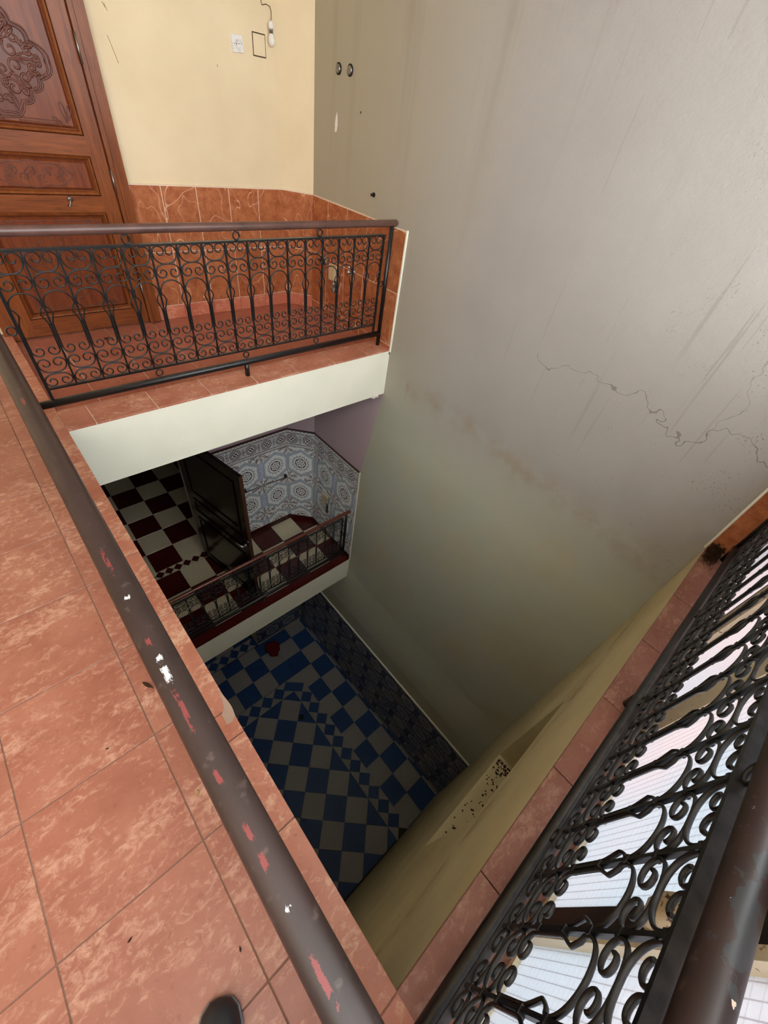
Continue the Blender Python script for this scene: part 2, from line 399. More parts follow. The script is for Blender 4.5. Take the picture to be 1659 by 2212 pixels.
# ------------------------------------------------------------------ structure
# upper floor: slab, W gallery + N gallery
fl = obj('floor_upper', MB().box(-2.2, 0, -3.2, N + .02, -.41, -.002).mesh('floor_upper'), M_grout)
tag(fl, 'terracotta tiled landing floor in the left foreground', 'floor', kind='structure')
T = .33; gx = -.206
y0 = -.4089
for i in range(6):
    xa = gx - T * (i + 1)
    for k in range(-6, 9):
        ya = y0 - T * (k + 1)
        if ya < -3.1 or ya + T > N + .02: continue
        tile(fl, 'floor_tile', T, T, .010, (xa, ya, -.010), M_floor, gap=.0026)
for k in range(-6, 9):
    ya = y0 - T * (k + 1)
    if ya < -3.1 or ya + T > N + .02: continue
    tile(fl, 'floor_tile', .116, T, .010, (-.206, ya, -.010), M_floor)
seams = [1.30, .98, .65, .33, .02, -.303, -.655, -1.008, -1.357, -1.796, -1.886, -2.172, -2.60, -2.75]
for a, b in zip(seams[:-1], seams[1:]):
    tile(fl, 'edge_tile', .094, a - b, .0115, (-.09, b, -.010), M_lip)
M_cement = plaster('cement_patch', (186, 158, 140), (150, 116, 98), .6)
obj('cement_patch', MB().prism([(-.030, -1.838), (-.012, -1.842), (.003, -1.828), (.007, -1.80), (.005, -1.77), (.002, -1.745), (-.003, -1.725), (-.008, -1.765), (-.016, -1.79), (-.028, -1.80)], -.012, .0026).mesh('cement_patch'), M_cement, fl)
box('fascia', -.01, .0, SY, 0.0, -.41, -.0105, M_fascia, fl)
# N gallery slab (a little lower than its raised edge course)
ng = obj('floor_gallery', MB().box(0.0, W, 0.0, N + .02, -.41, -.048).box(0.0, W, 0.0, .205, -.048, -.0025).mesh('floor_gallery'), M_fascia)
tag(ng, 'upper back gallery slab with cream plastered edge under the railing', 'floor', kind='structure')
xs = [0.0, .14, .465, .79, 1.112, 1.436, 1.76, 2.085, W]
for a, b in zip(xs[:-1], xs[1:]):
    tile(ng, 'edge_tile', b - a, .215, .012, (a, -.003, -.012), M_lip)
for i, (a, b) in enumerate(zip([0.0, .23, .56, .89, 1.22, 1.55, 1.88, 2.21], [.23, .56, .89, 1.22, 1.55, 1.88, 2.21, W])):
    for c, d in ((.21, .42), (.42, .75), (.75, 1.08), (1.08, N)):
        tile(ng, 'floor_tile', b - a, d - c, .012, (a, c, -.057), M_gal)
# broken plaster lump under the slab at the wall
lump = MB()
for k in range(9):
    a = random.random(); cx = 2.20 + .11 * a; r = .012 + .012 * random.random()
    lump.lathe([(0, -r), (r * .8, -r * .5), (r, 0), (r * .7, r * .6), (0, r)], 7, (cx, .012, -.405 - .02 * random.random()))
obj('broken_plaster', lump.mesh('broken_plaster'), M_ceil, ng)

# upper back wall with chamfered corner
UX, UY = 2.153, 1.138
wb = obj('wall_back', MB().prism([(-2.2, N), (UX, N), (W, UY), (W + .2, UY), (W + .2, 1.6), (-2.2, 1.6)], -.41, CEIL).mesh('wall_back'), M_cream)
tag(wb, 'cream plaster wall behind the upper gallery above terracotta dado tiles', 'wall', kind='structure')
dx = [.965, 1.179, 1.427, 1.677, 1.922, UX]
for r, (za, zb_) in enumerate(((.43, .83), (.055, .43))):
    for a, b in zip(dx[:-1], dx[1:]): wall_tile(wb, 'dado_tile', b - a, zb_ - za, .012, (a, N, za), 0, M_dado, .0045)
    wall_tile(wb, 'dado_tile', math.hypot(W - UX, N - UY), zb_ - za, .012, (UX, N, za), math.atan2(UY - N, W - UX), M_dado, .0045)
bb = thing('baseboard_back', 'terracotta skirting along the foot of the upper gallery wall', 'baseboard', (0, N, -.045), kind='structure')
for a, b in zip(dx[:-1], dx[1:]): wall_tile(bb, 'skirting_tile', b - a, .10, .02, (a, 0, 0), 0, M_skirt)
wall_tile(bb, 'skirting_tile', math.hypot(W - UX, N - UY), .10, .02, (UX, 0, 0), math.atan2(UY - N, W - UX), M_skirt)
for (x, z, l, a) in ((1.078, 1.605, .022, .5), (1.086, 1.598, .028, .35), (1.066, 1.478, .03, .3), (1.080, 1.425, .075, .25), (1.70, 1.46, .012, .1)):
    obj('scratch_mark', MB().box(-.0012, .0012, -.0008, 0, -l / 2, l / 2).mesh('scratch_mark'), M_wire, wb, (x, N, z), (0, -a, 0))
obj('grout_bed', MB().box(.965, UX, N - .0105, N, -.04, .835).mesh('grout_bed'), M_grout_w, wb)
obj('grout_bed', MB().prism([(UX, N), (UX - .004, N - .0105), (W - .008, UY - .006), (W, UY)], -.04, .835).mesh('grout_bed'), M_grout_w, wb)

# big void wall on the right
prof = [(W, 3.2), (W, -3.30), (W - .02, -3.5), (W - .06, -3.8), (W - .085, -4.05), (W - .085, ZG - .05)]
ny = 24; v = []; f = []
for j in range(ny + 1):
    y = -3.2 + (1.6 + 3.2) * j / ny
    v += [(px, y, pz) for px, pz in prof] + [(W + .25, y, ZG - .05), (W + .25, y, 3.2)]
k = len(prof) + 2
for j in range(ny):
    for q in range(k): f.append((j * k + q, j * k + (q + 1) % k, (j + 1) * k + (q + 1) % k, (j + 1) * k + q))
f += [tuple(range(k - 1, -1, -1)), tuple(ny * k + q for q in range(k))]
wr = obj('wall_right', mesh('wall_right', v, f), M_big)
tag(wr, 'tall stained grey plaster wall dropping through the stairwell void', 'wall', kind='structure')
yl = [.0, .165, .415, .665, .915, UY]
for za, zb_ in ((.43, .83), (.03, .43), (-.045, .03)):
    for a, b in zip(yl[:-1], yl[1:]): wall_tile(wr, 'dado_tile', b - a, zb_ - za, .012, (W, b, za), -math.pi / 2, M_dado, .0045)
for za, zb_ in ((.43, .83), (.0, .43)):
    wall_tile(wr, 'dado_tile', .155, zb_ - za, .012, (W, SY - .0, za), -math.pi / 2, M_dado, .0045)
obj('grout_bed', MB().box(W - .0105, W, 0.0, UY, -.045, .835).box(W - .0105, W, SY - .155, SY, 0, .835).mesh('grout_bed'), M_grout_w, wr)
obj('plaster_edge', MB().box(W - .013, W, -.012, -.001, -.02, .84).box(W - .013, W, SY + .001, SY + .010, -.02, .84).mesh('plaster_edge'), M_fascia, wr)
# marks on the wall
patch = MB().prism([(-.012, -.05), (.006, -.045), (.016, -.01), (.012, .03), (.004, .055), (-.006, .03), (-.014, .0)], 0, .0015)
o = obj('plaster_patch', patch.mesh('plaster_patch'), M_patch, wr, (W, .862, 1.292), Matrix(((0, 0, -1), (-1, 0, 0), (0, 1, 0))).to_euler())
obj('nail_hole', MB().lathe([(0, .002), (.006, .0), (.006, -.002)], 8, (0, 0, 0), 'x').mesh('nail_hole'), M_black, wr, (W - .001, .593, 1.371))

# near (window-side) wall under the ledge, with a recessed window niche
ox0, ox1, oz0, oz1 = .66, 1.49, -1.9, -.8
wf = MB().box(-.2, ox0, GY - .03, SY, ZG - .05, -.012).box(ox1, W, GY - .03, SY, ZG - .05, -.012).box(ox0, ox1, GY - .03, SY, ZG - .05, oz0).box(ox0, ox1, GY - .03, SY, oz1, -.012).box(ox0 - .06, ox0, -3.05, GY - .03, oz0 - .06, oz1 + .06).box(ox1, ox1 + .06, -3.05, GY - .03, oz0 - .06, oz1 + .06).box(ox0, ox1, -3.05, GY - .03, oz0 - .06, oz0).box(ox0, ox1, -3.05, GY - .03, oz1, oz1 + .06)
M_near = plaster('near_wall_plaster', (206, 192, 152), (194, 178, 138), .25)
def _near():
    M = M_near; x, y, z = M.xyz(); c = M.mix(M.noise(3, 4).ramp(.35, .7), (208, 195, 156), (196, 180, 140))
    st = (z + M.noise(2.2, 4) * .5 + .38).abs().ramp(.10, .0) * M.noise(9, 5).ramp(.4, .62)
    c = M.mix(st * .55, c, (140, 112, 78)); M.color(c)
_near()
wf = obj('wall_front', wf.mesh('wall_front'), M_near); tag(wf, 'beige stained plaster wall under the window ledge with a recessed niche', 'wall', kind='structure')
box('niche_back_plate', ox0 - .02, ox1 + .02, -3.05, -3.0, oz0 - .02, oz1 + .02, M_blackwood, wf)  # dark plate closing the back of the niche
for a, b in zip([-.1, .32, .706, 1.06, 1.43, 1.80, 2.16], [.32, .706, 1.06, 1.43, 1.80, 2.16, W]):
    tile(wf, 'edge_tile', b - a, .175, .012, (a, SY - .172, -.012), M_lip_s)
seed = MB()
for k in range(150):
    t = random.random() ** 2.2; x = ox1 - .03 - t * .72; y = SY - .02 - random.random() * (.12 if t < .12 else .11); s = .003 + .006 * random.random()
    if t < .1 or random.random() < .75:
        seed.lathe([(0, 0), (s, 0), (s * .7, s * .6), (0, s * .8)], 5, (x, y, oz0))
tag(obj('sill_debris', seed.mesh('sill_debris'), M_dirt), 'dark droppings and crumbs on the niche sill', 'debris', kind='stuff')

# left side of the void below the landing
wl = box('wall_left', -.2, 0, SY, 3.1, ZG - .05, -.41, M_beige); tag(wl, 'plaster wall below the left landing edge', 'wall', kind='structure')
# landing left wall and ceiling
wo = box('wall_landing', -2.4, -2.2, -3.2, 1.6, -.41, CEIL, M_cream); tag(wo, 'cream wall on the left end of the landing', 'wall', kind='structure')
ce = obj('ceiling', MB().box(-2.4, W + .25, GY - .03, 1.6, CEIL, CEIL + .2).mesh('ceiling'), M_ceil)
tag(ce, 'plain plaster ceiling over the upper landing and the void', 'ceiling', kind='structure')

# ------------------------------------------------------------------ window wall behind the ledge
win = thing('window_1', 'bright wired glass window wall behind the right-hand railing', 'window', (0, GY, 0), kind='structure')
def wbox(name, x0, x1, y0, y1, z0, z1, mat): return obj(name, MB().box(x0, x1, y0, y1, z0, z1).mesh(name), mat, win)
panes = [(-2.2, -1.3), (-1.28, -.45), (-.43, .302), (.385, 1.00), (1.165, 1.52), (1.70, W)]
for a, b in panes: wbox('pane', a, b, -.006, 0, .02, 1.0, M_glass)
wbox('dark_mullion', .322, .385, -.02, .012, .004, CEIL, M_frame_d)
wbox('cream_mullion', .300, .320, -.02, .020, .004, CEIL, M_frame_c)
for a, b in ((1.00, 1.165), (1.52, 1.70)):
    wbox('cream_mullion', a, a + (b - a) * .55, -.02, .016, .004, CEIL, M_frame_c); wbox('cream_mullion', a + (b - a) * .6, b - .03, -.02, .010, .004, CEIL, M_frame_c)
    wbox('gasket', b - .03, b, -.02, .006, .004, CEIL, M_frame_d)
for a in (-1.3, -.45): wbox('cream_mullion', a, a + .02, -.02, .015, .004, CEIL, M_frame_c)
wbox('transom', -2.2, W, -.02, .016, 1.0, 1.05, M_frame_c)
wbox('bottom_rail', -2.2, W, -.02, .012, 0, .022, M_frame_c)
M_latch = Mat('rusty_cream_latch', .5, .4); M_latch.color(M_latch.mix(M_latch.noise(110, 3).ramp(.58, .64), (224, 206, 170), (96, 62, 34)))
lt = MB().sweep([(.345, .02, .52), (.345, .034, .55), (.345, .04, .60), (.345, .036, .66), (.345, .02, .69)], rectp(.05, .026), up=(0, 1, 0), taper=[.6, .9, 1, .9, .6])
obj('latch', lt.mesh('latch', True), M_latch, win)

# ------------------------------------------------------------------ middle storey
f1 = obj('floor_middle', MB().box(-.2, W, .19, N, Z1 - .41, Z1 - .012).box(-1.4, 1.9, N, 4.2, Z1 - .41, Z1 - .012).mesh('floor_middle'), M_fascia)
tag(f1, 'maroon and cream chequered floor of the middle storey', 'floor', kind='structure')
box('grout_bed', -.2, W, .20, N, Z1 - .012, Z1 - .008, M_dgrout, f1); box('grout_bed', -1.4, 1.9, N, 4.2, Z1 - .012, Z1 - .008, M_dgrout, f1)
lx = [.137 + .3255 * i for i in range(-1, 8)]; lyy = [1.297, .967, .637, .307]
for i in range(len(lx) - 1):
    a, b = lx[i], min(lx[i + 1], W)
    if b <= a: continue
    for j in range(3):
        lo = lyy[j + 1]; hi = lyy[j]
        tile(f1, 'floor_tile', b - a, hi - lo, .012, (a, lo, Z1 - .012), M_creamt if (i + j) % 2 == 0 else M_maroon, gap=.002)
    tile(f1, 'edge_tile', b - a, .117 + .004, .013, (a, .186, Z1 - .012), M_maroon, gap=.003)
rx = [.223 + .3325 * i for i in range(-2, 5)]; ry = [1.41, 1.742, 2.075, 2.408, 2.741, 3.074, 3.407, 3.74]
for i in range(len(rx) - 1):
    for j in range(len(ry) - 1):
        tile(f1, 'floor_tile', .3325, ry[j + 1] - ry[j], .012, (rx[i], ry[j], Z1 - .012), M_maroon if (i + j) % 2 == 0 else M_creamt, gap=.002)
cxs = .137
while cxs < .95:     # threshold band of little diamonds
    c = (cxs, 1.3535); h = .0555
    poly_tile(f1, 'diamond_tile', [(c[0] - h, c[1]), (c[0], c[1] - h), (c[0] + h, c[1]), (c[0], c[1] + h)], Z1 - .012, .012, M_maroon, .001)
    for sgn in (1, -1):
        poly_tile(f1, 'triangle_tile', [(c[0], c[1] + sgn * h), (c[0] + h, c[1]), (c[0] + 2 * h, c[1] + sgn * h)], Z1 - .012, .012, M_creamt, .0008)
    cxs += .111
# back wall of the middle gallery, right of the doorway
w1 = obj('wall_middle', MB().prism([(.86, N), (CHX, N), (W, CHY), (W + .1, CHY), (W + .1, 1.6), (.86, 1.6)], Z1 - .05, -.41).box(-.2, .86, N, 1.6, -.98, -.41).box(-1.4, -.2, N, 1.6, Z1 - .05, -.41).mesh('wall_middle'), M_mauve)
tag(w1, 'mauve wall with patterned medallion tiles on the middle gallery', 'wall', kind='structure')
zr = [-1.49, -1.74, -1.99, -2.24, -2.49, -2.74, -2.97]
bx = [.91 + .2 * i for i in range(6)] + [CHX]
for za, zb_ in zip(zr[1:], zr[:-1]):
    for a, b in zip(bx[:-1], bx[1:]): wall_tile(w1, 'medallion_tile', b - a, zb_ - za, .008, (a, N, za), 0, M_med_b, .0012)
    for q in range(2): wall_tile(w1, 'medallion_tile', chl / 2, zb_ - za, .008, (CHX + cdx * chl * q / 2, N + cdy * chl * q / 2, za), math.atan2(cdy, cdx), M_med_c, .0012)
    yy = [CHY, 1.017, .817, .617, .417, .217, .19]
    for a, b in zip(yy[1:], yy[:-1]): wall_tile(w1, 'medallion_tile', b - a, zb_ - za, .008, (W, b, za), -math.pi / 2, M_med_r, .0012)
b1 = thing('baseboard_middle', 'maroon skirting below the medallion tiles of the middle gallery', 'baseboard', (0, N, Z1), kind='structure')
for a, b in zip(bx[:-1], bx[1:]): wall_tile(b1, 'skirting_tile', b - a, .07, .014, (a, 0, 0), 0, M_maroon)
wall_tile(b1, 'skirting_tile', chl, .07, .014, (CHX, 0, 0), math.atan2(cdy, cdx), M_maroon)
for a, b in ((1.07, .74), (.74, .41), (.41, .2)): wall_tile(b1, 'skirting_tile', a - b, .07, .014, (W, a - N, 0), -math.pi / 2, M_maroon)
tr1 = obj('trim_1', MB().box(.86, CHX, N - .016, N, -1.49, -1.475).prism([(CHX, N), (CHX + .004, N - .016), (W - .016, CHY - .004), (W, CHY)], -1.49, -1.475).box(W - .016, W, .19, CHY, -1.49, -1.475).mesh('trim_1'), M_brownedge)
tag(tr1, 'thin brown capping strip over the medallion tiles', 'trim', kind='structure')
tr2 = box('trim_2', W - .010, W, .176, .19, Z1 - .02, -1.48, M_fascia); tag(tr2, 'pale plaster edge beside the medallion tiles', 'trim', kind='structure')
# dark room beyond the doorway
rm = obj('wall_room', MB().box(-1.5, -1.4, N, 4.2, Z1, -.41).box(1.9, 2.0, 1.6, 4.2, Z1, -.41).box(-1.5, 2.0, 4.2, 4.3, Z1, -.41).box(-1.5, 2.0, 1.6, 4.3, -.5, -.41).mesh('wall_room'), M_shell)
tag(rm, 'dim walls of the room beyond the middle doorway', 'wall', kind='structure')

# ------------------------------------------------------------------ ground storey
XG = W - .085
fg = obj('floor_ground', MB().box(-.2, W, -2.8, 3.0, ZG - .2, ZG - .012).mesh('floor_ground'), M_dgrout)
tag(fg, 'blue and grey chequered ground floor at the bottom of the void', 'floor', kind='structure')
GT = .3333; XB = 1.345; YB = .17; BW = .2335      # inner field corner, band width
def outer_cells():
    for i in range(-4, 5):
        for j in range(-11, 2):
            xa, ya = .863 + GT * i, .744 + GT * j
            flip = 1 if xa > 1.5 else 0
            yield [(xa, ya), (xa + GT, ya), (xa + GT, ya + GT), (xa, ya + GT)], (i + j + flip) % 2 == 0
for poly, dk in outer_cells():
    poly = clip(clip(clip(poly, 1, 0, XG), 0, 1, N - .0), 0, -1, 2.7); poly = clip(poly, -1, 0, .1)
    if len(poly) < 3: continue
    up = clip(poly, 0, -1, -(YB + BW)); dn = clip(clip(poly, 0, 1, YB + BW), -1, 0, -(XB + BW)) if len(poly) > 2 else []
    for q in (up, dn):
        if len(q) > 2: poly_tile(fg, 'floor_tile', q, ZG - .012, .012, M_blue if dk else M_greyt)
d = GT / math.sqrt(2) * .985     # half diagonal of the field squares
for i in range(-14, 8):
    for j in range(-14, 8):
        cx, cy = XB + d * (i - j), YB - d + d * (i + j) + d
        cx, cy = XB - d + d * (i - j), YB - d + d * (i + j) - 0
        q = [(cx - d, cy), (cx, cy - d), (cx + d, cy), (cx, cy + d)]
        q = clip(clip(clip(clip(q, 1, 0, XB), 0, 1, YB), 0, -1, 2.58), -1, 0, .1)
        if len(q) > 2: poly_tile(fg, 'floor_tile', q, ZG - .012, .012, M_blue if (i % 2 == 0) == (j % 2 == 0) and False else (M_greyt if (i + j) % 2 == 0 else M_blue))
h = BW / 2
def band(p, dirx, diry, n):
    for k in range(n):
        cx, cy = p[0] + dirx * BW * k, p[1] + diry * BW * k
        poly_tile(fg, 'diamond_tile', [(cx - h, cy), (cx, cy - h), (cx + h, cy), (cx, cy + h)], ZG - .012, .012, M_blue)
        for s in (1, -1):
            a = (cx + dirx * h, cy + diry * h); nx, nyy = -diry * s, dirx * s
            poly_tile(fg, 'triangle_tile', [a, (cx + nx * h, cy + nyy * h), (cx + dirx * BW + nx * h, cy + diry * BW + nyy * h)], ZG - .012, .012, M_greyt)
for s_ in (1, -1):
    poly_tile(fg, 'triangle_tile', [(XB + h, .07), (XB + h + s_ * h, .07), (XB + h + s_ * h, -.047)], ZG - .012, .012, M_greyt)
    poly_tile(fg, 'triangle_tile', [(1.227, YB + h), (1.227, YB + h + s_ * h), (1.11, YB + h + s_ * h)], ZG - .012, .012, M_greyt)
band((XB + h, -.047), 0, -1, 11); band((1.11, YB + h), -1, 0, 5)
poly_tile(fg, 'corner_tile', [(1.227, YB), (XB, YB), (XB, YB + BW), (1.227, YB + BW)], ZG - .012, .0115, M_greyt)
poly_tile(fg, 'corner_tile', [(XB, .07), (XB + BW, .07), (XB + BW, YB + BW), (XB, YB + BW)], ZG - .012, .0115, M_greyt)
poly_tile(fg, 'oblong_tile', [(1.315, YB + BW), (1.564, .184), (1.452, .072), (1.20, YB + BW - .11)], ZG - .012, .0123, M_blue)
# threshold band towards the back room
for k in range(6):
    cx, cy, hh = 1.25 - .2 * k, 1.43, .1
    poly_tile(fg, 'diamond_tile', [(cx - hh, cy), (cx, cy - hh), (cx + hh, cy), (cx, cy + hh)], ZG - .012, .012, M_blue)
    for s in (1, -1): poly_tile(fg, 'triangle_tile', [(cx - hh, cy), (cx, cy + s * hh), (cx - 2 * hh, cy + s * hh)], ZG - .012, .012, M_greyt)
for i in range(4):
    for j in range(3):
        tile(fg, 'floor_tile', GT, GT, .012, (-.1 + GT * i, 1.54 + GT * j, ZG - .012), M_blue if (i + j) % 2 else M_greyt)
wg = obj('wall_ground', MB().box(1.285, W, N, 1.6, ZG, Z1 - .41).box(-.2, 1.285, N, 1.6, -4.1, Z1 - .41).box(-.2, 1.6, 3.0, 3.1, ZG, Z1 - .4).box(1.285, 1.6, 1.6, 3.1, ZG, Z1 - .4).mesh('wall_ground'), M_beige)
tag(wg, 'back wall of the ground floor with blue patterned tiles', 'wall', kind='structure')
gz = [ZG + .06, -5.86, -5.61, -5.36, -5.11, -4.86, -4.61, -4.40]
gys = [N, 1.16] + [1.16 - .36 * .5 * i for i in range(1, 21)] + [SY]
for za, zb_ in zip(gz[:-1], gz[1:]):
    for a, b in zip(gys[1:], gys[:-1]):
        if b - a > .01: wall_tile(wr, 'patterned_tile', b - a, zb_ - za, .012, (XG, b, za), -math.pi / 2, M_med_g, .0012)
    for a in (1.285, 1.465, 1.645, 1.825, 2.005):
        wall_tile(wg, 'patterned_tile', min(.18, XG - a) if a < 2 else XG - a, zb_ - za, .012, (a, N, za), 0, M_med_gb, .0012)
bg_ = thing('baseboard_ground', 'skirting along the tiled walls of the ground floor', 'baseboard', (XG, 0, ZG), kind='structure')
k = 0
for a, b in zip([N, .96, .63, .3, -.03, -.37, -.7, -1.03, -1.37, -1.7, -2.03, -2.37], [.96, .63, .3, -.03, -.37, -.7, -1.03, -1.37, -1.7, -2.03, -2.37, SY]):
    wall_tile(bg_, 'skirting_tile', a - b, .06, .022, (0, a, 0), -math.pi / 2, M_greyt if k % 2 else M_blue); k += 1
tr3 = box('trim_3', XG - .022, XG, SY, N, -4.40, -4.385, M_fascia); tag(tr3, 'pale capping strip on the ground floor wall tiles', 'trim', kind='structure')

# ------------------------------------------------------------------ railings
P = .1303
FB = rectp(.0060, .0086, .0022)        # flat bar: across / along the railing normal (Y)
def cscroll(half, r0, hb, n=26, turns=1.0):
    """C-scroll in the XZ plane, back at the bottom, both ends curling inward at the top; origin at spiral height"""
    def side(sg):
        cx = -half + r0; pts = []
        for i in range(n + 1):
            t = i / n; a = math.pi - t * turns * 2 * math.pi; r = r0 * (1 - .70 * t ** .95)
            ex = cx * 1.0 + (1 - t) * 0
            pts.append((sg * (ex + r * math.cos(a)), r * math.sin(a) * .95))
        return pts
    L = side(1)[::-1]; Rr = side(-1)
    back = []
    for i in range(1, 16):
        a = math.pi + math.pi * i / 16; ca, sa = math.cos(a), math.sin(a)
        back.append((half * math.copysign(abs(ca) ** .8, ca), -hb * abs(sa) ** .9))
    return L + back + Rr
def to3(pts, sx=1, sz=1, dz=0): return [(x * sx, 0, z * sz + dz) for x, z in pts]
H = P / 2 - .006
def archpath():
    def half(sg):
        p = []
        for i in range(0, 13):
            a = math.pi / 2 * i / 12 * 1.12; p.append((H * math.sin(a), .572 + .054 * math.cos(a)))
        p += [(.050, .556), (.045, .545), (.041, .5345), (.0405, .532), (.044, .522), (.050, .507), (.0545, .494), (.0565, .484), (.057, .46), (.057, .42), (.057, .380)]
        cx, cz, r0 = .057 - .0285, .367, .0285
        for i in range(0, 27):
            t = i / 26; a = -t * 1.02 * 2 * math.pi; r = r0 * (1 - .70 * t ** .95); p.append((cx + r * math.cos(a), cz + r * math.sin(a)))
        return [(sg * x, z) for x, z in p]
    l = half(-1)[::-1]; r = half(1); return l + r[1:]
UPY = (0, 1, 0)
ME = {}
ME['scroll_a'] = MB().sweep(to3(cscroll(H, .033, .054), 1, 1), FB, UPY).mesh('scroll', True)
ME['scroll_b'] = MB().sweep(to3(cscroll(H, .0295, .040), 1, -1), FB, UPY).mesh('scroll', True)
ME['scroll_c'] = MB().sweep(to3(cscroll(H, .0305, .046), 1, 1), FB, UPY).mesh('scroll', True)
ME['scroll_d'] = MB().sweep(to3(cscroll(H, .029, .038), 1, -1), FB, UPY).mesh('scroll', True)
ME['arch'] = MB().sweep(to3(archpath()), FB, UPY).mesh('arch', True)
pk = MB().box(-.004, .004, -.0045, .0045, .178, .788)
for zc in (.762, .66, .578, .485, .382, .295, .222): pk.box(-.0075, .0075, -.006, .006, zc - .004, zc + .004)
ME['picket'] = pk.mesh('picket')
ME['ring'] = MB().sweep([(.0185 * math.cos(a), 0, .0185 * math.sin(a)) for a in [2 * math.pi * i / 24 for i in range(24)]], rectp(.006, .011), UPY, True).mesh('ring', True)
for me_ in ME.values(): me_.materials.append(M_iron.m)
def railing(label, loc, rotz, n, x0, hr, hrmat, tube, posts, top_rings, bottom_rings, left_ring=None, right_ring=None, hr_r=.0205, hr_z=.858, caps=True):
    t = thing('railing', label, 'railing', loc, rotz)
    for i in range(n):
        xc = x0 + P * (i + .5)
        obj('scroll', ME['scroll_a'], None, t, (xc, 0, .757)); obj('scroll', ME['scroll_b'], None, t, (xc, 0, .6625))
        obj('arch', ME['arch'], None, t, (xc, 0, 0)); obj('scroll', ME['scroll_c'], None, t, (xc, 0, .303)); obj('scroll', ME['scroll_d'], None, t, (xc, 0, .2115))
    for i in range(1, n): obj('picket', ME['picket'], None, t, (x0 + P * i, 0, 0))
    xe = x0 + P * n
    for x in (x0, xe): obj('side_bar', MB().box(x - .007, x + .007, -.007, .007, .10, .795).mesh('side_bar'), M_iron, t)
    obj('top_bar', MB().box(x0 - .007, xe + .007, -.0125, .0125, .786, .795).mesh('top_bar'), M_iron, t)
    obj('bottom_bar', MB().box(x0, xe, -.008, .008, .172, .181).mesh('bottom_bar'), M_iron, t)
    obj('base_tube', MB().sweep([(tube[0], 0, .097), (tube[1], 0, .097)], circ(.0205, 18)).mesh('base_tube', True), M_iron, t)
    for x, top in posts: obj('post', MB().sweep([(x, 0, 0), (x, 0, top)], circ(.0155, 16)).mesh('post', True), M_iron, t)
    for x in top_rings: obj('ring', ME['ring'], None, t, (x, 0, .8155))
    for x in bottom_rings: obj('ring', ME['ring'], None, t, (x, 0, .145))
    if left_ring is not None: obj('ring', ME['ring'], None, t, (left_ring, 0, .475))
    if right_ring is not None: obj('ring', ME['ring'], None, t, (right_ring, 0, .475))
    k = 8; pts = []; tp = []
    for i in range(k): a = math.pi / 2 * i / k; pts.append((hr[0] + hr_r * .6 * (1 - math.cos(a)) * 0 + .012 * (math.sin(a) - 1) + .012, 0, hr_z)); tp.append(max(.05, math.sin(a * .95 + .08)))
    pts = [(hr[0] + .014 * i / 4, 0, hr_z) for i in range(5)] + [(hr[1] - .014 * (4 - i) / 4, 0, hr_z) for i in range(5)]
    tp = [.55, .78, .9, .97, 1, 1, .97, .9, .78, .55]
    hrail = obj('handrail', MB().sweep(pts, circ(hr_r, 32), taper=tp).mesh('handrail', True), hrmat, t)
    hrail['label'] = 'brown painted handrail'
    return t
railing('scrolled black iron railing with brown handrail across the back gallery', (0, .115, 0), 0, 17, .008, (-.066, 2.335), M_rail, (-.066, 2.29), [(1.10, .09), (2.29, .855)], [.563, 1.121, 1.679], [.551, 1.104, 1.662], -.018, 2.2485)
railing('scrolled iron railing under the paint-scuffed handrail beside the terracotta landing', (-.088, -2.645, 0), math.pi / 2, 20, .08, (-.036, 2.782), M_rail_w, (.01, 2.77), [(.7, .09), (1.4, .09), (2.1, .09), (2.76, .855)], [.7, 1.4, 2.1], [.7, 1.4, 2.1])
railing('close-up scrolled iron railing in front of the bright wired glass', (0, -2.659, 0), -math.radians(.8), 17, -.0258, (-.064, 2.325), M_rail_s, (-.064, 2.27), [(1.105, .09), (2.272, .855)], [.487, 1.045, 1.6], [.487, 1.04, 1.6], None, 2.231, .0225)
railing('small dark scrolled iron railing on the middle storey gallery', (0, .28, Z1), 0, 17, .008, (-.108, 2.34), M_rail_1, (-.07, 2.28), [(1.06, .09), (2.28, .855)], [.563, 1.121, 1.679], [.551, 1.104, 1.662], None, 2.2485)

# ------------------------------------------------------------------ carved upper door
YD = N - .005
door = thing('door_1', 'varnished carved wooden door on the upper gallery', 'door', (.464, YD, -.035), kind='structure')
def dpart(name, x0, x1, d0, d1, z0, z1, mat, parent=None):
    """box on the door; depths d measured out from the wall towards the viewer; world x/z"""
    return obj(name, MB().box(x0 - .464, x1 - .464, -d1, -d0, z0 + .035, z1 + .035).mesh(name), mat, parent or door)
def bevel_panel(name, x0, x1, z0, z1, d, b, mat):
    x0 -= .464; x1 -= .464; z0 += .035; z1 += .035
    v = [(x0, -.006, z0), (x1, -.006, z0), (x1, -.006, z1), (x0, -.006, z1), (x0 + b, -d, z0 + b), (x1 - b, -d, z0 + b), (x1 - b, -d, z1 - b), (x0 + b, -d, z1 - b)]
    return obj(name, mesh(name, v, [(4, 5, 6, 7)] + [(i, (i + 1) % 4, 4 + (i + 1) % 4, 4 + i) for i in range(4)]), mat, door)
DT = 2.10
dpart('door_frame', .880, .965, 0, .050, -.035, DT + .07, M_wood); dpart('door_frame', -.037, .048, 0, .050, -.035, DT + .07, M_wood); dpart('door_frame', .048, .880, 0, .050, DT, DT + .07, M_woodx)
dpart('frame_moulding', .880, .900, .05, .058, -.035, DT, M_wood); dpart('frame_moulding', .908, .916, .05, .056, -.035, DT, M_wood); dpart('frame_moulding', .028, .048, .05, .058, -.035, DT, M_wood)
dpart('door_back', .05, .878, 0, .008, .01, DT, M_woodp)
for a, b in ((.790, .876), (.052, .138)): dpart('stile', a, b, .006, .034, -.03, DT - .002, M_wood)
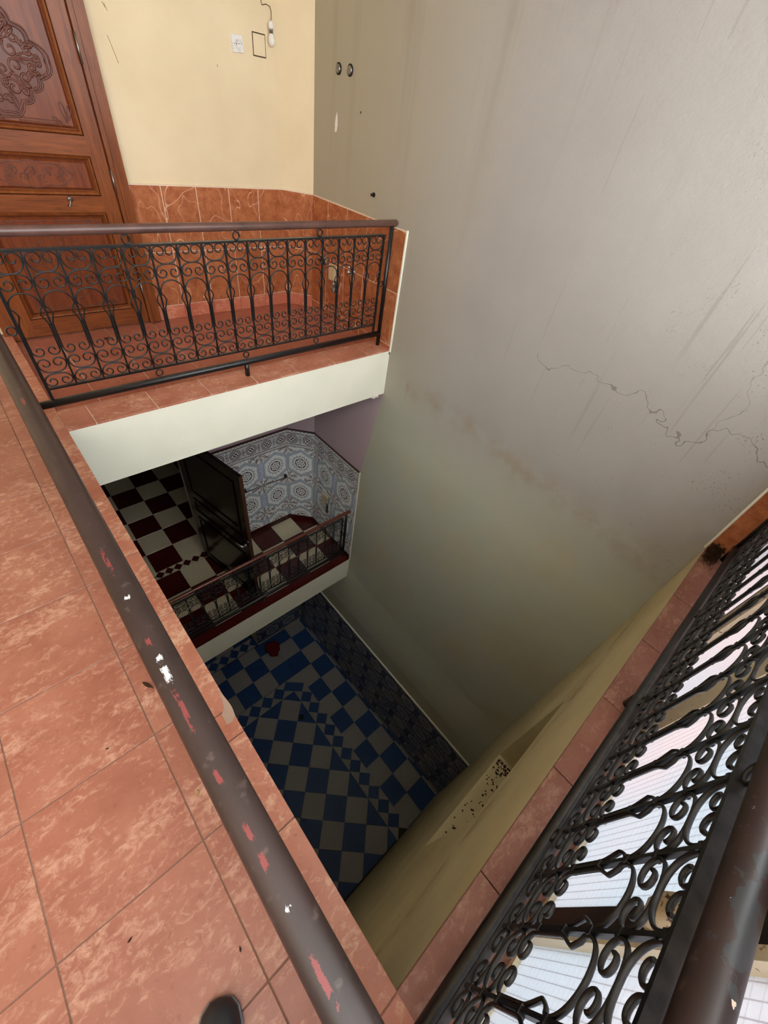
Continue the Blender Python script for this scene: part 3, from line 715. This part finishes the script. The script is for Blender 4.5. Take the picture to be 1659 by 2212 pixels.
zs = [(-.03, .078), (.682, .768), (.965, 1.056), (1.72, 1.80), (2.02, DT - .002)]
for a, b in zs: dpart('rail', .138, .790, .006, .034, a, b, M_woodx)
spans = [(.078, .682), (.768, .965), (1.056, 1.72), (1.80, 2.02)]
def moulding(x0, x1, z0, z1, inset, wd, d):
    p = [(x0 + inset, z0 + inset), (x1 - inset, z0 + inset), (x1 - inset, z1 - inset), (x0 + inset, z1 - inset)]
    mb = MB(); mb.v = []; prof = [(-.5, .0), (-.5, .55), (-.2, 1.0), (.15, .8), (.5, .25), (.5, 0)]
    ring = []
    for k, (sx, sz) in enumerate(((1, 1), (-1, 1), (-1, -1), (1, -1))):
        ring.append([(p[k][0] - .464 + sx * (.5 + a) * wd, -(.008 + b * d), p[k][1] + .035 + sz * (.5 + a) * wd) for a, b in prof])
    n = len(prof); v = sum(ring, []); f = []
    for k in range(4):
        for q in range(n - 1): f.append((k * n + q, ((k + 1) % 4) * n + q, ((k + 1) % 4) * n + q + 1, k * n + q + 1))
    return obj('moulding', mesh('moulding', v, f), M_wood, door)
PAN = {}
for a, b in spans:
    moulding(.138, .790, a, b, 0, .024, .028); PAN[a] = bevel_panel('panel', .162, .766, a + .024, b - .024, .020, .014, M_woodp)
def spiral(cx, cz, r0, a0, turns, sg=1, n=18, r1=.15):
    return [(cx + r0 * (1 - (1 - r1) * i / n) * math.cos(a0 + sg * turns * 2 * math.pi * i / n), cz + r0 * (1 - (1 - r1) * i / n) * math.sin(a0 + sg * turns * 2 * math.pi * i / n)) for i in range(n + 1)]
def tear(cx, cz, l, w, a, n=14):
    pts = []
    for i in range(n + 1):
        t = 2 * math.pi * i / n; u = l * .5 * (1 - math.cos(t)) ; q = w * math.sin(t) * math.sin(t / 2) ** 1.0
        pts.append((cx + u * math.cos(a) - q * math.sin(a), cz + u * math.sin(a) + q * math.cos(a)))
    return pts
def carving(name, paths, d, r, mat, plate=None, plate_d=.004, par=None):
    mb = MB()
    for p in paths:
        g = r * (p[1] if isinstance(p, tuple) and not isinstance(p[0], tuple) else 1)
        pts = p[0] if isinstance(p, tuple) and not isinstance(p[0], tuple) else p
        mb.sweep([(x - .464, -d, z + .035) for x, z in pts], circ(g, 5), UPY)
    if plate:
        n = len(plate); c = (sum(p[0] for p in plate) / n, sum(p[1] for p in plate) / n)
        vv = [(x - .464, -(d - .002), z + .035) for x, z in plate] + [(c[0] - .464, -(d + plate_d), c[1] + .035)]
        mb.add(vv, [(i, (i + 1) % n, n) for i in range(n)])
    return obj(name, mb.mesh(name, True), mat, par or door)
def lobed(cx, cz, a, b, lobes, amp, k=0.0, n=96, p=1.12):
    pts = []
    for i in range(n + 1):
        t = 2 * math.pi * i / n; c, s = math.cos(t), math.sin(t); rr = 1 / ((abs(c) ** p + abs(s) ** p) ** (1 / p)); rr *= 1 + amp * abs(math.sin(lobes * t / 2)) - k
        pts.append((cx + a * rr * c, cz + b * rr * s))
    return pts
cx, cz = .464, 1.343
paths = [lobed(cx, cz, .262, .232, 16, .10), lobed(cx, cz, .262, .232, 16, .10, .08)]
rnd = random.Random(3)
for sx in (1, -1):
    for sz in (1, -1):
        for (u, w_, r, a, tn) in ((.04, .05, .030, .3, 1.2), (.10, .03, .034, 2.2, 1.1), (.06, .115, .034, 4.0, 1.2), (.13, .075, .030, 1.2, 1.1), (.175, .03, .026, .5, 1.2), (.02, .165, .022, 2.9, 1.1), (.105, .125, .018, 5.2, 1.0), (.205, .012, .018, 3.3, 1.0), (.155, .06, .016, 1.9, 1.0), (.03, .10, .02, 1.1, 1.1)):
            paths.append(([(cx + sx * (p[0]), cz + sz * (p[1])) for p in spiral(u, w_, r, a, tn)], 1.25))
        for (u, w_, l, w2, a) in ((.0, .02, .09, .018, 1.2), (.07, .06, .08, .014, .6), (.1, .0, .1, .016, .15), (.03, .12, .08, .013, 1.3), (.08, .09, .06, .012, .95), (.15, .04, .06, .012, .35)):
            paths.append([(cx + sx * p[0], cz + sz * p[1]) for p in tear(u, w_, l, w2, a)])
carving('carving', paths, .0225, .0048, M_carve, lobed(cx, cz, .262, .232, 16, .10)[:-1], .003, PAN[1.056])
cor = []
for sx in (1, -1):
    for zc, sz in ((1.098, 1), (1.678, -1)):
        X = .464 + sx * .272
        cor.append([(X - sx * p[0] * 1, zc + sz * p[1]) for p in tear(.01, .01, .085, .014, 2.0 - .55)]); cor.append([(X - sx * p[0], zc + sz * p[1]) for p in tear(.0, .02, .07, .012, 1.9)]); cor.append([(X - sx * p[0], zc + sz * p[1]) for p in tear(.03, .0, .06, .010, .5)])
        cor.append([(X - sx * (.04 + .2 * i / 6), zc + sz * .002) for i in range(7)]); cor.append([(X - sx * (.04 + .2 * i / 6), zc + sz * .014) for i in range(7)])
carving('carving', cor, .0208, .0030, M_carve, par=PAN[1.056])
mid = []
for k in range(9):
    u = -.17 + .0425 * k
    mid.append(spiral(.464 + u, .868 + .018 * (-1) ** k, .022, k * 1.1, 1.2, (-1) ** k)); mid.append(tear(.464 + u, .86, .045, .012, 1.2 + .4 * (-1) ** k))
mid.append([(.464 + .21 * math.cos(2 * math.pi * i / 72) * (1 - .08 * abs(math.sin(7 * math.pi * i / 72))), .866 + (.052 + .012 * abs(math.sin(10 * math.pi * i / 72))) * math.sin(2 * math.pi * i / 72)) for i in range(73)])
carving('carving', mid, .0208, .0028, M_carve, par=PAN[.768])
low = [lobed(.464, .39, .205, .20, 12, .13)]
for sx in (1, -1):
    for (u, w_, r, a, tn) in ((.035, .17, .034, 0, 1.25), (.035, .10, .034, 2, 1.2), (.10, .06, .03, 1, 1.2), (.03, .03, .03, 4, 1.2), (.09, .0, .034, 3, 1.2), (.035, -.05, .032, 5, 1.2), (.095, -.08, .028, 2, 1.1), (.03, -.13, .026, 1, 1.2), (.14, .02, .02, 0, 1.1)):
        low.append([(.464 + sx * p[0], .39 + p[1]) for p in spiral(u, w_, r, a, tn)])
    for zc, sz in ((.125, 1), (.640, -1)):
        X = .464 + sx * .268
        low.append([(X - sx * p[0], zc + sz * p[1]) for p in tear(.01, .01, .08, .013, 1.35)]); low.append([(X - sx * p[0], zc + sz * p[1]) for p in tear(.03, .0, .06, .01, .5)]); low.append([(X - sx * (.05 + .2 * i / 6), zc + sz * .004) for i in range(7)])
carving('carving', low, .0208, .0030, M_carve, par=PAN[.078])
for zc in (1.42, .845, .2):
    obj('hinge', MB().sweep([(.879 - .464, -.056, zc - .06 + .035), (.879 - .464, -.056, zc + .06 + .035)], circ(.006, 8)).mesh('hinge', True), M_steel, door)
hk = MB().lathe([(0, -.012), (.014, -.010), (.016, 0), (0, .0)], 10, (.607 - .464, -.036, .752 + .035), 'y').sweep([(.607 - .464, -.046, .755 + .035), (.600 - .464, -.052, .735 + .035), (.592 - .464, -.05, .715 + .035), (.586 - .464, -.044, .722 + .035)], circ(.005, 8), UPY)
kh = obj('keyhole_cover', hk.mesh('keyhole_cover', True), M_steel, door); kh['label'] = 'small tarnished metal hook'

# ------------------------------------------------------------------ middle storey door leaf (open)
hx, hy = .83, 1.33; fx, fy = 1.03, .335
ang = math.atan2(fy - hy, fx - hx); wlen = math.hypot(fx - hx, fy - hy)
d2 = thing('door_2', 'dark glossy door standing open on the middle gallery', 'door', (hx, hy, Z1 + .01), ang, kind='structure')
lf = obj('leaf', MB().box(0, wlen, -.018, .018, 0, 1.985).mesh('leaf'), M_blackwood, d2)
obj('edge_strip', MB().box(wlen, wlen + .004, -.018, .018, 0, 1.985).mesh('edge_strip'), M_brownedge, lf)
for s in (-1, 1):
    for za, zb_ in ((.12, .82), (.92, 1.12), (1.22, 1.87)):
        x0, x1, y = .1, wlen - .1, s * .018
        fr = MB()
        for (a, b, c, e) in ((x0, x1, za, za + .022), (x0, x1, zb_ - .022, zb_), (x0, x0 + .022, za + .022, zb_ - .022), (x1 - .022, x1, za + .022, zb_ - .022)): fr.box(a, b, min(y, y + s * .01), max(y, y + s * .01), c, e)
        obj('moulding', fr.mesh('moulding'), M_blackwood, lf)
for s in (-1, 1):
    y = s * .018
    hb_ = MB().lathe([(0, 0), (.02, 0), (.02, s * .006), (.009, s * .01), (.009, s * .04), (0, s * .045)], 14, (wlen - .06, y, 1.0), 'y').sweep([(wlen - .06, y + s * .04, 1.0), (wlen - .12, y + s * .043, 1.0), (wlen - .165, y + s * .04, .996)], circ(.008, 10))
    o = obj('handle', hb_.mesh('handle', True), M_chrome, lf); o['label'] = 'chrome lever handle'

# ------------------------------------------------------------------ small fittings, upper gallery
so = thing('wall_socket', 'white square wall socket tilted on the cream wall', 'socket', (1.85, N, 1.578))
def rotbox(w, h, t, a): 
    pts = [(-w / 2, -h / 2), (w / 2, -h / 2), (w / 2, h / 2), (-w / 2, h / 2)]; c, s = math.cos(a), math.sin(a)
    pts = [(x * c - y * s, x * s + y * c) for x, y in pts]
    v = [(x, 0, z) for x, z in pts] + [(x * .96, -t, z * .96) for x, z in pts]
    return MB().add(v, [(4, 5, 6, 7), (3, 2, 1, 0)] + [(i, (i + 1) % 4, 4 + (i + 1) % 4, 4 + i) for i in range(4)])
obj('plate', rotbox(.078, .080, .014, .06).mesh('plate'), M_white, so)
obj('socket_ring', MB().lathe([(.020, -.014), (.0205, -.0175), (.0185, -.0175), (.018, -.0145), (0, -.0145)], 24, (0, 0, 0), 'y').mesh('socket_ring', True), M_white, so)
for x in (-.026, -.008, .008, .026): obj('pin_hole' if abs(x) < .02 else 'screw', MB().lathe([(.0028, -.0145), (.0028, -.0162), (0, -.0162)], 8, (x, 0, .002 * x / .026), 'y').mesh('pin_hole'), M_black if abs(x) < .02 else M_steel, so)
jb = thing('junction_box_cover', 'painted-over square cover plate under the hanging bulb', 'cover plate', (2.012, N, 1.595))
obj('cover', rotbox(.088, .100, .006, .0).mesh('cover'), M_cream, jb)
gp = MB()
for a, b, c, d_ in ((-.048, .048, .050, .0545), (-.048, .048, -.0545, -.050), (-.048, -.0445, -.05, .05), (.0455, .048, -.05, .05)): gp.box(a, b, -.002, .0, c, d_)
obj('gap_line', gp.mesh('gap_line'), M_dirt, jb)
lb = thing('hanging_bulb', 'bare white light bulb hanging from a brown wire on the cream wall', 'light bulb', (2.09, N - .03, 1.63))
obj('bulb', MB().lathe([(0, -.030), (.012, -.027), (.020, -.015), (.022, -.002), (.019, .012), (.014, .024), (.012, .030), (0, .030)], 18).mesh('bulb', True), M_bulb, lb)
obj('bulb_cap', MB().lathe([(0, .028), (.0125, .028), (.0125, .042), (.014, .044), (.014, .050), (0, .05)], 16).mesh('bulb_cap', True), M_steel, lb)
obj('lamp_holder', MB().lathe([(0, .048), (.015, .048), (.0165, .056), (.0165, .07), (.012, .080), (.006, .084), (0, .084)], 16).mesh('lamp_holder', True), M_white, lb)
obj('wire', MB().sweep([(.0, .0, .084), (.012, .01, .10), (.018, .018, .125), (.012, .022, .145), (-.015, .022, .15), (-.045, .022, .142), (-.052, .02, .155), (-.05, .02, .175), (-.055, .02, .21), (-.05, .022, .28), (-.03, .024, .40)], circ(.0022, 6)).mesh('wire', True), M_wire, lb)
obj('connector', MB().lathe([(0, -.016), (.007, -.014), (.0075, .012), (0, .016)], 10, (-.054, .018, .20)).mesh('connector', True), M_white, lb)
for y, lab in ((.856, 'round blanked water outlet on the grey wall, nearer the cream corner'), (.731, 'round blanked water outlet on the grey wall, farther from the cream corner')):
    pc = thing('blanked_outlet', lab, 'outlet', (W, y, 1.556), group='blanked outlets on the grey wall')
    obj('ring', MB().lathe([(.030, 0), (.030, -.004), (.022, -.006), (.022, -.001)], 20, (0, 0, 0), 'x').mesh('ring', True), M_black, pc)
    obj('cap', MB().lathe([(.022, -.001), (.022, -.010), (.014, -.013), (.010, -.009), (0, -.009)], 20, (0, 0, 0), 'x').mesh('cap', True), M_steel, pc)
pl = thing('wall_plug', 'small black plug stub in the grey wall above the handrail end', 'plug', (W, .385, .968))
obj('collar', MB().lathe([(.014, 0), (.014, -.006), (0, -.006)], 10, (0, 0, 0), 'x').mesh('collar'), M_black, pl); obj('stub', MB().lathe([(.008, -.006), (.008, -.028), (0, -.03)], 8, (0, 0, 0), 'x').mesh('stub'), M_black, pl)
XD = W - .012
k1 = thing('pipe_stub', 'round dark pipe stub on the terracotta dado behind the railing', 'pipe stub', (XD, .951, .40))
obj('flange', MB().lathe([(.034, 0), (.034, -.006), (.02, -.008), (.02, 0)], 18, (0, 0, 0), 'x').mesh('flange', True), M_steel, k1); obj('plug', MB().lathe([(.019, -.002), (.019, -.03), (0, -.032)], 14, (0, 0, 0), 'x').mesh('plug', True), M_black, k1)
k2 = thing('switch_box', 'yellowed plastic box with crumpled plastic hanging on the dado', 'switch box', (XD, .80, .345))
obj('housing', MB().box(-.022, 0, -.045, .045, -.055, .065).mesh('housing'), M_offwhite, k2); obj('lid', MB().box(-.030, -.022, -.038, .038, -.04, .056).mesh('lid'), M_offwhite, k2)
cr = MB(); rr = random.Random(5)
cr.lathe([(0, -.14), (.02, -.13), (.03, -.10), (.024, -.07), (.012, -.05), (0, -.05)], 9, (-.018, -.045, .0))
cr.v = [(x + rr.uniform(-.008, .008), y + rr.uniform(-.01, .01), z + rr.uniform(-.01, .01)) for x, y, z in cr.v]
obj('plastic_wrap', cr.mesh('plastic_wrap'), M_steel, k2)
k3 = thing('water_tap', 'small chrome valve on the terracotta dado near the railing end', 'tap', (XD, .54, .43))
obj('flange', MB().lathe([(.018, 0), (.018, -.005), (.01, -.008), (.01, 0)], 16, (0, 0, 0), 'x').mesh('flange', True), M_chrome, k3)
obj('body', MB().lathe([(.010, -.004), (.010, -.04), (.014, -.042), (.014, -.056), (0, -.06)], 14, (0, 0, 0), 'x').mesh('body', True), M_chrome, k3)
obj('knob', MB().lathe([(.006, 0), (.006, .02), (.013, .024), (.013, .04), (0, .044)], 12, (-.045, 0, .006)).mesh('knob', True), M_chrome, k3)

# ------------------------------------------------------------------ fittings, middle gallery
tb = thing('towel_rail', 'thin metal towel bar fixed across the medallion tiles', 'towel rail', (1.75, N - .008, -2.195))
obj('bar', MB().sweep([(-.29, -.04, .012), (.29, -.04, -.012)], circ(.008, 10)).mesh('bar', True), M_steel, tb)
for s in (-1, 1): obj('bracket', MB().lathe([(.02, 0), (.02, -.012), (.012, -.018), (.012, -.048), (0, -.05)], 14, (s * .29, 0, -s * .012), 'y').mesh('bracket', True), M_black, tb)
vv = thing('cistern_pipe', 'grey vertical pipe stub with a pale hatch on the side medallion tiles', 'pipe', (W - .008, .72, -2.42))
obj('hatch', MB().box(-.012, 0, .01, .13, -.03, .13).mesh('hatch'), M_offwhite, vv)
obj('pipe', MB().sweep([(-.03, -.02, -.12), (-.03, -.02, .10)], circ(.014, 12)).mesh('pipe', True), M_steel, vv)
obj('elbow', MB().sweep([(0, -.02, -.12), (-.02, -.02, -.122), (-.03, -.02, -.11)], circ(.016, 12)).mesh('elbow', True), M_chrome, vv)
# ------------------------------------------------------------------ ground floor
rc = MB(); rr = random.Random(11); seg = 26; ringn = 7; vv_ = []
for j in range(ringn):
    for i in range(seg):
        a = 2 * math.pi * i / seg; r = .135 * (1 - (j / ringn) ** 2.2) * (1 + .12 * math.sin(3 * a + 1) + .07 * math.sin(7 * a + j))
        vv_.append((r * math.cos(a), r * math.sin(a) * 1.15, .11 * (j / ringn) ** .6 + (.012 * rr.random() if j else 0)))
vv_.append((0, 0, .115)); ff = [(j * seg + i, j * seg + (i + 1) % seg, (j + 1) * seg + (i + 1) % seg, (j + 1) * seg + i) for j in range(ringn - 1) for i in range(seg)] + [((ringn - 1) * seg + i, (ringn - 1) * seg + (i + 1) % seg, ringn * seg) for i in range(seg)]
tag(obj('crumpled_cloth', mesh('crumpled_cloth', vv_, ff, True), M_red, None, (1.46, 1.09, ZG)), 'crumpled red cloth lying on the blue chequered ground floor', 'cloth')
tag(obj('floor_drain', MB().box(-.04, .04, -.04, .04, 0, .002).box(-.03, .03, -.03, -.02, .002, .004).box(-.03, .03, -.005, .005, .002, .004).box(-.03, .03, .02, .03, .002, .004).mesh('floor_drain'), M_black, None, (1.203, -.279, ZG), (0, 0, .785)), 'small black square drain in the ground floor tiles', 'drain')

# ------------------------------------------------------------------ loose things on the landing and ledges
def husk(name, label, cat, loc, l, w, h, rz, mat):
    mb = MB(); n = 10
    pts = [(l * (i / n - .5), .0, h * .5 + .15 * w * math.sin(i)) for i in range(n + 1)]
    mb.sweep(pts, rectp(w, h), taper=[max(.12, math.sin(math.pi * (i / n) ** .8)) for i in range(n + 1)])
    return tag(obj(name, mb.mesh(name, True), mat, None, loc, (0, 0, rz)), label, cat)
husk('seed_pod', 'dark slim seed pod beside the scuffed handrail', 'seed pod', (-.167, -1.575, .003), .045, .010, .006, -1.1, M_dirt)
husk('dry_leaf', 'small curled tan leaf on the terracotta floor beside the handrail', 'leaf', (-.173, -1.951, .003), .016, .008, .003, 1.0, M_leaf)
husk('floor_crumb', 'tiny dark crumb on the floor tile left of the shoe', 'crumb', (-.407, -2.123, .002), .012, .004, .003, .4, M_dirt)
husk('floor_crumb', 'tiny dark crumb on the floor tile near the shoe toe', 'crumb', (-.229, -2.302, .002), .012, .004, .003, 1.3, M_dirt)
husk('floor_crumb', 'tiny brown sliver on the middle floor tile', 'crumb', (-.321, -1.685, .002), .011, .003, .003, 2.6, M_dirt)
husk('dead_insect', 'small grey tuft at the foot of the carved door', 'tuft', (.52, 1.10, -.042), .05, .02, .012, .2, M_dirt)
nest = MB(); rr = random.Random(9)
for k in range(420):
    x = 2.26 + rr.gauss(0, .05); y = -2.634 + rr.gauss(0, .02); z = .004 + abs(rr.gauss(0, .018)); a = rr.random() * 6.28; l = rr.uniform(.02, .06)
    x = min(x, W - .03); y = max(min(y, -2.606), -2.664)
    p = [(x - l / 2 * math.cos(a), y - l / 2 * math.sin(a) * .6, z), (x, y, z + rr.uniform(.002, .012)), (x + l / 2 * math.cos(a), y + l / 2 * math.sin(a) * .6, z)]
    p = [(min(q[0], W - .016), min(max(q[1], -2.668), -2.602), q[2]) for q in p]
    nest.sweep(p, circ(.0012, 4))
tag(obj('twig_nest', nest.mesh('twig_nest'), M_dirt), 'ragged bird nest of dark twigs at the far end of the ledge', 'nest', kind='stuff')
# photographer's shoe
def shoe(label, loc, rz):
    t = thing('shoe', label, 'shoe', loc, rz)
    n = 16; secs = [(-.20, .034, .085), (-.16, .036, .095), (-.10, .036, .090), (-.03, .040, .062), (.02, .045, .052), (.06, .044, .046), (.085, .036, .038), (.10, .022, .026), (.104, .006, .010)]
    v = []; m_ = 16
    for x, w, hh in secs:
        for i in range(m_): a = math.pi * i / (m_ - 1); v.append((x, w * math.cos(a), .010 + hh * math.sin(a) ** .8))
    f = [(j * m_ + i, j * m_ + i + 1, (j + 1) * m_ + i + 1, (j + 1) * m_ + i) for j in range(len(secs) - 1) for i in range(m_ - 1)] + [tuple(range(m_))]
    obj('upper', mesh('upper', v, f, True), M_shoe, t)
    outline = [(x, w + .004) for x, w, _ in secs] + [(x, -w - .004) for x, w, _ in secs[::-1]]
    obj('sole', MB().prism(outline, 0, .012).mesh('sole'), M_sole, t)
dirv = math.atan2(.55, .80)
shoe('dark shoe tip at the bottom edge of the floor', (-.345, -2.43, 0), 1.05)
print('objects', len(bpy.data.objects))
